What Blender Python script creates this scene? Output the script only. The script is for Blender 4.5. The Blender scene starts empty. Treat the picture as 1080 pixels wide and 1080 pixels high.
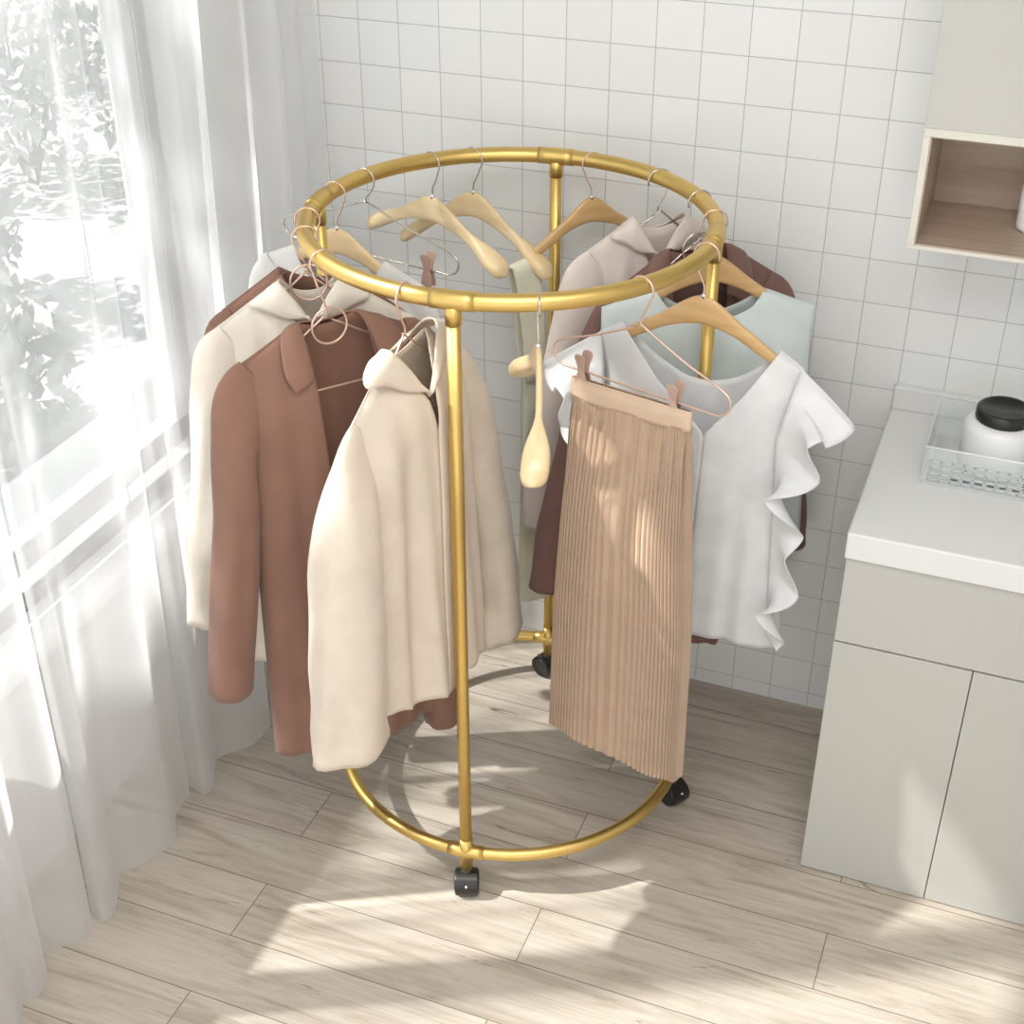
import bpy, bmesh, math, random
from mathutils import Vector, Matrix, noise
C = bpy.context.scene.collection
PI = math.pi
# ------------------------------------------------------------------ helpers
def sc(r, g, b):
    f = lambda c: (c/255/12.92) if c/255 <= .04045 else ((c/255+.055)/1.055)**2.4
    return (f(r), f(g), f(b), 1)
def smooth01(x):
    x = max(0., min(1., x)); return x*x*(3-2*x)
def lerp(a, b, t): return a+(b-a)*t
def obj(name, data, mat=None, parent=None, smooth=True, thick=0, sub=0, bevel=0):
    if isinstance(data, bmesh.types.BMesh):
        me = bpy.data.meshes.new(name); data.to_mesh(me); data.free()
    else: me = data
    o = bpy.data.objects.new(name, me); C.objects.link(o)
    if mat: me.materials.append(mat)
    if smooth:
        for p in me.polygons: p.use_smooth = True
    if parent: o.parent = parent
    if thick:
        m = o.modifiers.new('thickness', 'SOLIDIFY'); m.thickness = thick; m.offset = -1
    if bevel:
        m = o.modifiers.new('bevel', 'BEVEL'); m.width = bevel; m.segments = 2; m.limit_method = 'ANGLE'
    if sub:
        m = o.modifiers.new('sub', 'SUBSURF'); m.levels = sub; m.render_levels = sub
    return o
def tag(o, label, cat, group=None, kind=None):
    if label: o['label'] = label
    if cat: o['category'] = cat
    if group: o['group'] = group
    if kind: o['kind'] = kind
    return o
def empty(name, loc, rz, label, cat, group=None):
    o = bpy.data.objects.new(name, None); C.objects.link(o)
    o.location = loc; o.rotation_euler = (0, 0, rz); o.empty_display_size = .05
    return tag(o, label, cat, group)
def box(bm, x0, x1, y0, y1, z0, z1):
    vs = [bm.verts.new((x, y, z)) for x in (x0, x1) for y in (y0, y1) for z in (z0, z1)]
    for f in ((0,1,3,2),(4,6,7,5),(0,4,5,1),(2,3,7,6),(0,2,6,4),(1,5,7,3)):
        bm.faces.new([vs[i] for i in f])
    return bm
def B(*a):
    bm = bmesh.new()
    for q in (a if isinstance(a[0], (tuple, list)) else [a]): box(bm, *q)
    bmesh.ops.recalc_face_normals(bm, faces=bm.faces)
    return bm
def catmull(pts, n, closed=False):
    P = [Vector(p) for p in pts]; out = []; m = len(P)
    segs = m if closed else m-1
    for i in range(segs):
        if closed: a, b, c, d = P[(i-1) % m], P[i], P[(i+1) % m], P[(i+2) % m]
        else: a, b, c, d = P[max(i-1, 0)], P[i], P[i+1], P[min(i+2, m-1)]
        for k in range(n):
            t = k/n
            out.append(.5*((2*b)+(c-a)*t+(2*a-5*b+4*c-d)*t*t+(3*b-a-3*c+d)*t**3))
    if not closed: out.append(P[-1].copy())
    return out
def tube(bm, pts, r, n=10, closed=False, cap=True):
    P = [Vector(p) for p in pts]; m = len(P)
    rr = r if isinstance(r, (list, tuple)) else [r]*m
    T = []
    for i in range(m):
        a = P[(i-1) % m] if (closed or i > 0) else P[i]; b = P[(i+1) % m] if (closed or i < m-1) else P[i]
        T.append((b-a).normalized())
    up = Vector((0, 0, 1)) if abs(T[0].z) < .9 else Vector((1, 0, 0))
    nrm = (up-T[0]*up.dot(T[0])).normalized(); rings = []
    for i in range(m):
        nrm = (nrm-T[i]*nrm.dot(T[i])).normalized(); bi = T[i].cross(nrm)
        rings.append([bm.verts.new(P[i]+(nrm*math.cos(2*PI*k/n)+bi*math.sin(2*PI*k/n))*rr[i]) for k in range(n)])
    for i in range(m if closed else m-1):
        A, D = rings[i], rings[(i+1) % m]
        for k in range(n): bm.faces.new((A[k], A[(k+1) % n], D[(k+1) % n], D[k]))
    if cap and not closed:
        bm.faces.new(rings[0][::-1]); bm.faces.new(rings[-1])
    return bm
def T_(pts, r, n=10, closed=False):
    bm = tube(bmesh.new(), pts, r, n, closed); bmesh.ops.recalc_face_normals(bm, faces=bm.faces); return bm
def lathe(bm, prof, n=32, M=Matrix()):
    rings = []
    for r, z in prof:
        if r < 1e-6: rings.append([bm.verts.new(M@Vector((0, 0, z)))])
        else: rings.append([bm.verts.new(M@Vector((r*math.cos(2*PI*k/n), r*math.sin(2*PI*k/n), z))) for k in range(n)])
    for a, b in zip(rings, rings[1:]):
        for k in range(n):
            f = [a[k % len(a)], a[(k+1) % len(a)], b[(k+1) % len(b)], b[k % len(b)]]
            f = list(dict.fromkeys(f))
            if len(f) > 2: bm.faces.new(f)
    bmesh.ops.recalc_face_normals(bm, faces=bm.faces)
    return bm
def grid(rows, closeu=False):
    bm = bmesh.new(); V = [[bm.verts.new(p) for p in r] for r in rows]
    n = len(V[0])
    for a, b in zip(V, V[1:]):
        for k in range(n if closeu else n-1): bm.faces.new((a[k], a[(k+1) % n], b[(k+1) % n], b[k]))
    bmesh.ops.recalc_face_normals(bm, faces=bm.faces)
    return bm
# ------------------------------------------------------------------ materials
def nt(name):
    m = bpy.data.materials.new(name); m.use_nodes = True
    t = m.node_tree; t.nodes.clear()
    o = t.nodes.new('ShaderNodeOutputMaterial'); b = t.nodes.new('ShaderNodeBsdfPrincipled')
    t.links.new(b.outputs[0], o.inputs[0]); return m, t, b, o
def N(t, kind, **kw):
    n = t.nodes.new(kind)
    for k, v in kw.items():
        if k in n.inputs: n.inputs[k].default_value = v
        else: setattr(n, k, v)
    return n
def ramp(t, stops):
    r = t.nodes.new('ShaderNodeValToRGB'); e = r.color_ramp.elements
    while len(e) < len(stops): e.new(.5)
    for q, (p, c) in zip(e, stops): q.position = p; q.color = c
    return r
def mix(t, blend='MIX', fac=None):
    m = t.nodes.new('ShaderNodeMix'); m.data_type = 'RGBA'; m.blend_type = blend
    if fac is not None: m.inputs[0].default_value = fac
    return m
def plain(name, col, rough=.5, metal=0, noise_amt=.04, scale=8, bump=0, bscale=200, spec=None, coat=0):
    m, t, b, o = nt(name); L = t.links.new
    co = N(t, 'ShaderNodeTexCoord'); nz = N(t, 'ShaderNodeTexNoise', Scale=scale, Detail=4.)
    L(co.outputs['Object'], nz.inputs['Vector'])
    lo = tuple(c*(1-noise_amt*2) for c in col[:3])+(1,); hi = tuple(min(1, c*(1+noise_amt)) for c in col[:3])+(1,)
    r = ramp(t, [(.3, lo), (.7, hi)]); L(nz.outputs[0], r.inputs[0]); L(r.outputs[0], b.inputs['Base Color'])
    b.inputs['Roughness'].default_value = rough; b.inputs['Metallic'].default_value = metal
    if spec is not None: b.inputs['Specular IOR Level'].default_value = spec
    if coat: b.inputs['Coat Weight'].default_value = coat
    if bump:
        n2 = N(t, 'ShaderNodeTexNoise', Scale=bscale, Detail=3.); L(co.outputs['Object'], n2.inputs['Vector'])
        bp = N(t, 'ShaderNodeBump', Strength=bump, Distance=.002); L(n2.outputs[0], bp.inputs['Height']); L(bp.outputs[0], b.inputs['Normal'])
    return m
def fabric(name, col, sheen=.15, trans=.12, weave=900):
    m, t, b, o = nt(name); L = t.links.new
    co = N(t, 'ShaderNodeTexCoord'); nz = N(t, 'ShaderNodeTexNoise', Scale=14., Detail=5.)
    L(co.outputs['Object'], nz.inputs['Vector'])
    lo = tuple(c*.93 for c in col[:3])+(1,); hi = tuple(min(1, c*1.05) for c in col[:3])+(1,)
    r = ramp(t, [(.3, lo), (.7, hi)]); L(nz.outputs[0], r.inputs[0]); L(r.outputs[0], b.inputs['Base Color'])
    b.inputs['Roughness'].default_value = .9; b.inputs['Specular IOR Level'].default_value = .15
    b.inputs['Sheen Weight'].default_value = sheen; b.inputs['Sheen Roughness'].default_value = .5
    n2 = N(t, 'ShaderNodeTexNoise', Scale=float(weave), Detail=2.); L(co.outputs['Object'], n2.inputs['Vector'])
    n3 = N(t, 'ShaderNodeTexNoise', Scale=9., Detail=2.); L(co.outputs['Object'], n3.inputs['Vector'])
    b1 = N(t, 'ShaderNodeBump', Strength=.25, Distance=.0006); L(n2.outputs[0], b1.inputs['Height'])
    b2 = N(t, 'ShaderNodeBump', Strength=.35, Distance=.012); L(n3.outputs[0], b2.inputs['Height'])
    L(b1.outputs[0], b2.inputs['Normal']); L(b2.outputs[0], b.inputs['Normal'])
    tr = N(t, 'ShaderNodeBsdfTranslucent'); L(r.outputs[0], tr.inputs['Color'])
    mx = N(t, 'ShaderNodeMixShader'); mx.inputs[0].default_value = trans
    L(b.outputs[0], mx.inputs[1]); L(tr.outputs[0], mx.inputs[2]); L(mx.outputs[0], o.inputs[0])
    return m
def sheer(name, lo=.58, hi=.08):
    m, t, b, o = nt(name); L = t.links.new
    t.nodes.remove(b)
    d = N(t, 'ShaderNodeBsdfDiffuse', Color=(.86, .86, .865, 1)); tr = N(t, 'ShaderNodeBsdfTranslucent', Color=(.88, .88, .885, 1))
    m1 = N(t, 'ShaderNodeMixShader'); m1.inputs[0].default_value = .5
    L(d.outputs[0], m1.inputs[1]); L(tr.outputs[0], m1.inputs[2])
    tp = N(t, 'ShaderNodeBsdfTransparent')
    lw = N(t, 'ShaderNodeLayerWeight', Blend=.3)
    mr = N(t, 'ShaderNodeMapRange'); mr.inputs[1].default_value = 0; mr.inputs[2].default_value = 1
    mr.inputs[3].default_value = lo; mr.inputs[4].default_value = hi
    L(lw.outputs['Facing'], mr.inputs[0])
    m2 = N(t, 'ShaderNodeMixShader'); L(mr.outputs[0], m2.inputs[0]); L(m1.outputs[0], m2.inputs[1]); L(tp.outputs[0], m2.inputs[2])
    L(m2.outputs[0], o.inputs[0]); return m
def wood(name, c1, c2, rough=.4, scale=6, stretch=(1, 12, 12)):
    m, t, b, o = nt(name); L = t.links.new
    co = N(t, 'ShaderNodeTexCoord'); mp = N(t, 'ShaderNodeMapping'); mp.inputs['Scale'].default_value = stretch
    L(co.outputs['Object'], mp.inputs[0])
    nz = N(t, 'ShaderNodeTexNoise', Scale=float(scale), Detail=6., Distortion=.6); L(mp.outputs[0], nz.inputs['Vector'])
    r = ramp(t, [(.35, c1), (.68, c2)]); L(nz.outputs[0], r.inputs[0]); L(r.outputs[0], b.inputs['Base Color'])
    b.inputs['Roughness'].default_value = rough; b.inputs['Coat Weight'].default_value = .15
    return m
def tile_mat():
    m, t, b, o = nt('white_square_tile'); L = t.links.new
    co = N(t, 'ShaderNodeNewGeometry'); sp = N(t, 'ShaderNodeSeparateXYZ'); L(co.outputs['Position'], sp.inputs[0])
    cb = N(t, 'ShaderNodeCombineXYZ')
    ax = N(t, 'ShaderNodeMath', operation='ADD'); ax.inputs[1].default_value = 5.0
    az = N(t, 'ShaderNodeMath', operation='ADD'); az.inputs[1].default_value = 5.0-.042
    L(sp.outputs[0], ax.inputs[0]); L(sp.outputs[2], az.inputs[0]); L(ax.outputs[0], cb.inputs[0]); L(az.outputs[0], cb.inputs[1])
    br = N(t, 'ShaderNodeTexBrick'); br.offset = 0; br.squash = 1
    for k, v in (('Scale', 1.), ('Mortar Size', .0011), ('Mortar Smooth', .4), ('Brick Width', .1), ('Row Height', .1), ('Bias', 0.)): br.inputs[k].default_value = v
    br.inputs['Color1'].default_value = sc(236, 236, 234); br.inputs['Color2'].default_value = sc(230, 231, 230); br.inputs['Mortar'].default_value = sc(184, 184, 182)
    L(cb.outputs[0], br.inputs['Vector']); L(br.outputs[0], b.inputs['Base Color'])
    bp = N(t, 'ShaderNodeBump', Strength=.5, Distance=.0012, invert=True); L(br.outputs['Fac'], bp.inputs['Height']); L(bp.outputs[0], b.inputs['Normal'])
    b.inputs['Roughness'].default_value = .32; b.inputs['Specular IOR Level'].default_value = .35
    return m
def floor_mat():
    m, t, b, o = nt('pale_oak_planks'); L = t.links.new
    co = N(t, 'ShaderNodeNewGeometry'); mp = N(t, 'ShaderNodeMapping'); mp.inputs['Location'].default_value = (12-.195+.0, 6*.158*4+.740, 0)
    L(co.outputs['Position'], mp.inputs[0])
    br = N(t, 'ShaderNodeTexBrick'); br.offset = .5; br.offset_frequency = 2
    for k, v in (('Scale', 1.), ('Mortar Size', .0011), ('Mortar Smooth', .2), ('Brick Width', 1.2), ('Row Height', .158), ('Bias', 0.)): br.inputs[k].default_value = v
    br.inputs['Color1'].default_value = (0, 0, 0, 1); br.inputs['Color2'].default_value = (1, 1, 1, 1); br.inputs['Mortar'].default_value = (.5, .5, .5, 1)
    L(mp.outputs[0], br.inputs['Vector'])
    # every plank gets its own slice of the grain
    sp = N(t, 'ShaderNodeSeparateXYZ'); L(co.outputs['Position'], sp.inputs[0])
    rw = N(t, 'ShaderNodeMath', operation='MULTIPLY'); rw.inputs[1].default_value = 7.3; L(br.outputs['Color'], rw.inputs[0])
    cb = N(t, 'ShaderNodeCombineXYZ'); L(sp.outputs[0], cb.inputs[0]); L(sp.outputs[1], cb.inputs[1]); L(rw.outputs[0], cb.inputs[2])
    g1 = N(t, 'ShaderNodeMapping'); g1.inputs['Scale'].default_value = (1.1, 9, 1); L(cb.outputs[0], g1.inputs[0])
    n1 = N(t, 'ShaderNodeTexNoise', Scale=2.2, Detail=7., Roughness=.62, Distortion=1.2); L(g1.outputs[0], n1.inputs['Vector'])
    base = ramp(t, [(.22, sc(146, 132, 116)), (.36, sc(182, 171, 157)), (.52, sc(202, 193, 181)), (.8, sc(212, 205, 194))]); L(n1.outputs[0], base.inputs[0])
    g2 = N(t, 'ShaderNodeMapping'); g2.inputs['Scale'].default_value = (1.3, 38, 1); L(cb.outputs[0], g2.inputs[0])
    n2 = N(t, 'ShaderNodeTexNoise', Scale=2.6, Detail=6., Roughness=.7, Distortion=.8); L(g2.outputs[0], n2.inputs['Vector'])
    fine = ramp(t, [(.3, sc(150, 132, 112)), (.42, sc(215, 208, 198)), (.75, (1, 1, 1, 1))]); L(n2.outputs[0], fine.inputs[0])
    mx = mix(t, 'MULTIPLY', .45); L(base.outputs[0], mx.inputs[6]); L(fine.outputs[0], mx.inputs[7])
    # dark cracks and knots
    g3 = N(t, 'ShaderNodeMapping'); g3.inputs['Scale'].default_value = (1.6, 13, 1); L(cb.outputs[0], g3.inputs[0])
    n3 = N(t, 'ShaderNodeTexNoise', Scale=1.9, Detail=9., Roughness=.75, Distortion=2.2); L(g3.outputs[0], n3.inputs['Vector'])
    kn = ramp(t, [(.30, (1, 1, 1, 1)), (.385, (0, 0, 0, 1))]); L(n3.outputs[0], kn.inputs[0])
    m3 = mix(t, 'MIX'); L(kn.outputs[0], m3.inputs[0]); L(mx.outputs[2], m3.inputs[6]); m3.inputs[7].default_value = sc(112, 96, 80)
    m4 = mix(t, 'MIX'); L(br.outputs['Fac'], m4.inputs[0]); L(m3.outputs[2], m4.inputs[6]); m4.inputs[7].default_value = sc(110, 98, 86)
    L(m4.outputs[2], b.inputs['Base Color'])
    b.inputs['Roughness'].default_value = .5; b.inputs['Specular IOR Level'].default_value = .3
    bp = N(t, 'ShaderNodeBump', Strength=.12, Distance=.002); L(n2.outputs[0], bp.inputs['Height']); L(bp.outputs[0], b.inputs['Normal'])
    return m
M = dict(
 tile=tile_mat(), floor=floor_mat(),
 wall=plain('white_wall_paint', sc(226, 226, 224), .8), ceil=plain('ceiling_paint', sc(238, 238, 236), .9),
 frame=plain('white_window_frame', sc(205, 205, 203), .4), sill=plain('window_sill_white', sc(238, 238, 236), .4),
 reveal=plain('grey_window_track', sc(150, 150, 148), .6),
 gold=plain('brushed_gold_metal', sc(222, 190, 116), .4, 1, .04, 5),
 black=plain('black_caster_plastic', sc(40, 38, 36), .35), steel=plain('bright_axle_steel', sc(230, 230, 230), .25, 1),
 rose=plain('rose_gold_wire', sc(226, 196, 180), .3, .75, .04), chrome=plain('warm_chrome_wire', sc(205, 196, 184), .22, .9, .04),
 clip=plain('taupe_pink_clip_plastic', sc(186, 156, 142), .45),
 wood=wood('pale_maple_hanger', sc(220, 194, 150), sc(230, 207, 165), .35, 3), wood2=wood('golden_beech_hanger', sc(196, 158, 106), sc(208, 172, 122), .35, 3),
 brown=fabric('terracotta_brown_wool', sc(146, 111, 96)), brownd=fabric('dark_mauve_brown_wool', sc(136, 105, 97)),
 cream=fabric('cream_cotton', sc(235, 226, 212)), beige=fabric('warm_cream_linen', sc(226, 212, 195)),
 white=fabric('white_chiffon', sc(240, 240, 240), trans=.3), blue=fabric('pale_aqua_cotton', sc(216, 225, 223)),
 pink=fabric('pale_blush_cotton', sc(238, 225, 216)), olive=fabric('pale_sage_cream_cotton', sc(226, 223, 203)),
 teewhite=fabric('soft_white_jersey', sc(234, 232, 228)), skirt=fabric('tan_pleated_satin', sc(184, 157, 133), sheen=.3, trans=.06), band=fabric('tan_waistband', sc(212, 186, 162)),
 sheer=sheer('white_sheer_voile'), cab=plain('matte_greige_cabinet', sc(190, 188, 182), .45, 0, .012, 2), top=plain('white_worktop', sc(224, 224, 222), .35, 0, .01, 2),
 niche=wood('taupe_oak_veneer', sc(176, 156, 138), sc(190, 172, 154), .55, 3, (1, 14, 14)), edge=plain('cream_cabinet_edge', sc(214, 210, 198), .5),
 lid=plain('black_gloss_lid', sc(34, 34, 34), .3), jar=plain('white_canister_enamel', sc(236, 236, 236), .3),
 bead=plain('grey_bead_chain', sc(60, 58, 56), .4), leaf=plain('dusty_green_leaf', sc(158, 164, 154), .7), bark=plain('grey_bark', sc(120, 112, 102), .9),
 paving=plain('pale_garden_paving', sc(165, 167, 165), .9, 0, .1, 2), lintel=plain('outer_ledge_concrete', sc(125, 127, 127), .8),
)
def clear_mat():
    m, t, b, o = nt('clear_acrylic'); L = t.links.new
    b.inputs['Base Color'].default_value = (.95, .97, .97, 1); b.inputs['Roughness'].default_value = .08
    tp = N(t, 'ShaderNodeBsdfTransparent', Color=(.97, .98, .98, 1)); mx = N(t, 'ShaderNodeMixShader'); mx.inputs[0].default_value = .78
    L(b.outputs[0], mx.inputs[1]); L(tp.outputs[0], mx.inputs[2]); L(mx.outputs[0], o.inputs[0]); return m
M['clear'] = clear_mat()
def glass_mat():
    m, t, b, o = nt('window_glass'); L = t.links.new; t.nodes.remove(b)
    tp = N(t, 'ShaderNodeBsdfTransparent', Color=(.96, .97, .97, 1)); gl = N(t, 'ShaderNodeBsdfGlossy', Roughness=.02)
    mx = N(t, 'ShaderNodeMixShader'); mx.inputs[0].default_value = .05
    L(tp.outputs[0], mx.inputs[1]); L(gl.outputs[0], mx.inputs[2]); L(mx.outputs[0], o.inputs[0]); return m
M['glass'] = glass_mat()
# ------------------------------------------------------------------ setting
def struct(name, bm, mat, parent=None, **k):
    o = obj(name, bm, mat, parent, smooth=False, **k)
    if not parent: o['kind'] = 'structure'
    return o
XW = -.30
struct('floor', B(XW-.02, 2.6, -4.2, .02, -.1, 0), M['floor'])
struct('wall_back', B(XW-.25, 2.6, 0, .15, -.4, 2.75), M['tile'])
WY0, WY1, WZ0, WZ1 = -3.05, -.30, .58, 2.66
struct('wall_left', B((XW-.18, XW, -4.2, WY0, 0, 2.75), (XW-.18, XW, WY1, 0, 0, 2.75), (XW-.18, XW, WY0, WY1, 0, WZ0), (XW-.18, XW, WY0, WY1, WZ1, 2.75)), M['wall'])
struct('ceiling', B(XW-.18, 2.6, -4.2, .15, 2.75, 2.85), M['ceil'])
struct('wall_right', B(2.6, 2.75, -4.2, .15, 0, 2.75), M['wall'])
# window: frame, sashes, glass, sill
wf = struct('window_1', B((XW-.12, XW-.06, WY0, WY1, WZ0, WZ0+.05), (XW-.12, XW-.06, WY0, WY1, WZ1-.05, WZ1), (XW-.12, XW-.06, WY0, WY0+.05, WZ0, WZ1), (XW-.12, XW-.06, WY1-.05, WY1, WZ0, WZ1)), M['reveal'], bevel=.003)
n = 2; seg = (WY1-WY0-.1)/n
for i in range(n):
    a = WY0+.05+i*seg; b_ = a+seg
    s = obj('sash', B((XW-.10, XW-.05, a, b_, .68, .745), (XW-.10, XW-.05, a, b_, WZ1-.09, WZ1-.05), (XW-.10, XW-.05, a, a+.05, .68, WZ1-.05), (XW-.10, XW-.05, b_-.05, b_, .68, WZ1-.05)), M['frame'], wf, smooth=False, bevel=.003)
    obj('pane', B(XW-.078, XW-.072, a+.05, b_-.05, .745, WZ1-.09), M['glass'], s, smooth=False)
struct('window_sill', B(XW-.06, XW+.05, WY0, WY1, WZ0-.035, WZ0+.004), M['sill'], wf, bevel=.004)
# ------------------------------------------------------------------ camera
cam = bpy.data.objects.new('camera', bpy.data.cameras.new('camera')); C.objects.link(cam)
cam.data.sensor_width = 36; cam.data.lens = 1496.26/1080*36; cam.data.clip_start = .05
R_ = Vector((.931246228, .364390147, -.00053234)); U_ = Vector((-.19323988, .49508705, .84708156)); F_ = Vector((-.30893173, .78873864, -.53146265))
cam.matrix_world = Matrix(((R_.x, U_.x, -F_.x, 1.53183), (R_.y, U_.y, -F_.y, -2.95701), (R_.z, U_.z, -F_.z, 2.40282), (0, 0, 0, 1)))
bpy.context.scene.camera = cam
# ------------------------------------------------------------------ clothes rack
CX, CY, RR, ZT, ZB, TR = .57127, -.51045, .39733, 1.4225, .11727, .0163
A0 = -1.44885
rack = empty('round_clothes_rack', (CX, CY, 0), 0, 'gold round clothes rack of two hoops joined by four posts on black casters', 'clothes rack')
def ring(z, n=128): return [(RR*math.cos(2*PI*k/n), RR*math.sin(2*PI*k/n), z) for k in range(n)]
obj('top_hoop', T_(ring(ZT), TR, 20, True), M['gold'], rack)
obj('bottom_hoop', T_(ring(ZB), TR*.85, 20, True), M['gold'], rack)
for k in range(4):
    a = A0+k*PI/2; px, py = RR*math.cos(a), RR*math.sin(a)
    obj('post', T_([(px, py, z) for z in (ZT-.012, 1.0, .6, .058)], TR*.8, 16), M['gold'], rack)
    for zz, rr, za, zb in ((ZT, TR+.0016, ZT-.045, ZT-.005), (ZB, TR*.85+.0018, ZB+.038, ZB-.034)):
        bm = T_([(RR*math.cos(a+d), RR*math.sin(a+d), zz) for d in (-.1, -.05, 0, .05, .1)], rr, 20); tube(bm, [(px, py, za), (px, py, zb)], TR*.8+.0018, 16)
        obj('joint', bm, M['gold'], rack)
    # caster: twin wheels under a hood; each turned its own way
    yaw = (.37, 1.02, 1.2, .4)[k]; ca, sa = math.cos(yaw), math.sin(yaw); dr = (1, 1, -1, -1)[k]
    cx_, cy_ = px+dr*sa*.006, py-dr*ca*.006
    Mx = Matrix.Translation((cx_, cy_, .0283))@Matrix.Rotation(yaw, 4, 'Z')@Matrix.Rotation(PI/2, 4, 'Y')
    bm = bmesh.new()
    rows = []
    for i in range(15):        # rounded hood wrapping the barrel
        th = math.radians(-40+i*11.2)
        rows.append([(Mx@Vector((-.0315*math.cos(th), -dr*.0315*math.sin(th), x))) for x in (-.024, -.0225, .0225, .024)])
    V = [[bm.verts.new(p) for p in r] for r in rows]
    for p_, q_ in zip(V, V[1:]):
        for j in range(3): bm.faces.new((p_[j], p_[j+1], q_[j+1], q_[j]))
    bmesh.ops.recalc_face_normals(bm, faces=bm.faces)
    cst = obj('caster', bm, M['black'], rack, smooth=False, thick=.002, bevel=.0006)
    obj('stem', T_([(px, py, .052), (px, py, .066)], .0145, 16), M['black'], cst)
    for sgn in (-1, 1):
        bm = lathe(bmesh.new(), [(0, sgn*.002), (.026, sgn*.002), (.0278, sgn*.004), (.0278, sgn*.0245), (.0262, sgn*.0265), (.0225, sgn*.027), (.0215, sgn*.0258), (0, sgn*.0258)], 32, Mx)
        obj('wheel', bm, M['black'], cst)
    obj('axle_pin', lathe(bmesh.new(), [(0, .0), (.0032, .0), (.0032, .0345), (.0022, .0355), (0, .0355)], 12, Matrix.Translation((cx_, cy_, .0283))@Matrix.Rotation(yaw, 4, 'Z')@Matrix.Rotation(dr*PI/2*.72, 4, 'X')), M['steel'], cst)
# ------------------------------------------------------------------ hangers
def root(name, th, yaw, label, cat, group=None):
    a = math.radians(th)
    return empty(name, (CX+RR*math.cos(a), CY+RR*math.sin(a), ZT), math.radians(th+yaw), label, cat, group)
def hook(hs, zn, r=.0245, zc=-.0078):
    P = []
    for i in range(17):
        t = math.radians(200-i*(200+35)/16)       # 180 = opening side
        P.append(Vector((-hs*r*math.cos(t)*-1*-1, 0, zc+r*math.sin(t))))
    e = P[-1]
    low = [e, Vector((e.x*.55, 0, lerp(e.z, zn, .38))), Vector((e.x*.05, 0, lerp(e.z, zn, .72))), Vector((0, 0, zn))]
    return P[:-1]+catmull(low, 5)
def wire_hanger(th, yaw, hs, label, ring_=False, clips=None, mat='rose', neck=-.078, half=.2, drop=.085, bar=-.045, side=1, group='metal wire hangers on the gold hoop', tilt=0, name='wire_hanger'):
    r = root(name, th, yaw, label, 'hanger', group)
    w = .0021
    obj('hook', T_(hook(hs, neck), w, 8), M[mat], r)
    zt = neck-drop+.0
    def rot(p): return Vector((p[0]*math.cos(tilt)-(p[2]-neck)*math.sin(tilt)*-1*0, p[1], p[2]+p[0]*math.sin(tilt)))
    pts = [(0, 0, neck)]+[(.012, 0, neck-.003), (half*.5, 0, lerp(neck-.003, zt, .52)), (half*.88, 0, zt+.010), (half, 0, zt-.003), (half+.007, 0, zt-.016), (half+.003, 0, zt-.032), (half-.012, 0, zt+bar+.002), (half-.035, 0, zt+bar), (half*.3, 0, zt+bar)]
    pts += [(-x, y, z) for x, y, z in pts[::-1][:-1]]
    Q = [rot(p) for p in pts]
    Q = Q[:-1]
    obj('wire_frame', T_(catmull(Q, 5, True), w, 8, True), M[mat], r)
    if ring_:
        Rr = .036; obj('ring', T_([(Rr*math.cos(2*PI*k/40)*.98, side*.012, neck-.012+Rr*math.sin(2*PI*k/40)) for k in range(40)], .0024, 8, True), M[mat], r)
    for x in clips or ():
        zb = zt+bar+x*math.sin(tilt)
        bm = bmesh.new()
        for s in (-1, 1):
            prof = [(-.010, .022), (-.0125, .028), (-.0105, .035), (-.005, .038), (.005, .038), (.0105, .035), (.0125, .028), (.010, .022), (.0075, .010), (.0075, 0), (.012, -.012), (.0135, -.03), (.012, -.036), (-.012, -.036), (-.0135, -.03), (-.012, -.012), (-.0075, 0), (-.0075, .010)]
            def sp(z): return s*(.0035+max(0, z)*.17+(.002 if z < -.02 else .001))
            f = [[bm.verts.new((x+a, sp(z)+s*d, zb+z)) for a, z in prof] for d in (0, .0035)]
            bm.faces.new(f[0]); bm.faces.new(f[1][::-1]); n_ = len(prof)
            for i in range(n_): bm.faces.new((f[0][i], f[0][(i+1) % n_], f[1][(i+1) % n_], f[1][i]))
        tube(bm, [(x, -.006, zb+.002), (x, .006, zb+.002)], .004, 10)
        bmesh.ops.recalc_face_normals(bm, faces=bm.faces)
        obj('clip', bm, M['clip'], r, smooth=False, bevel=.001)
    return r
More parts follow.
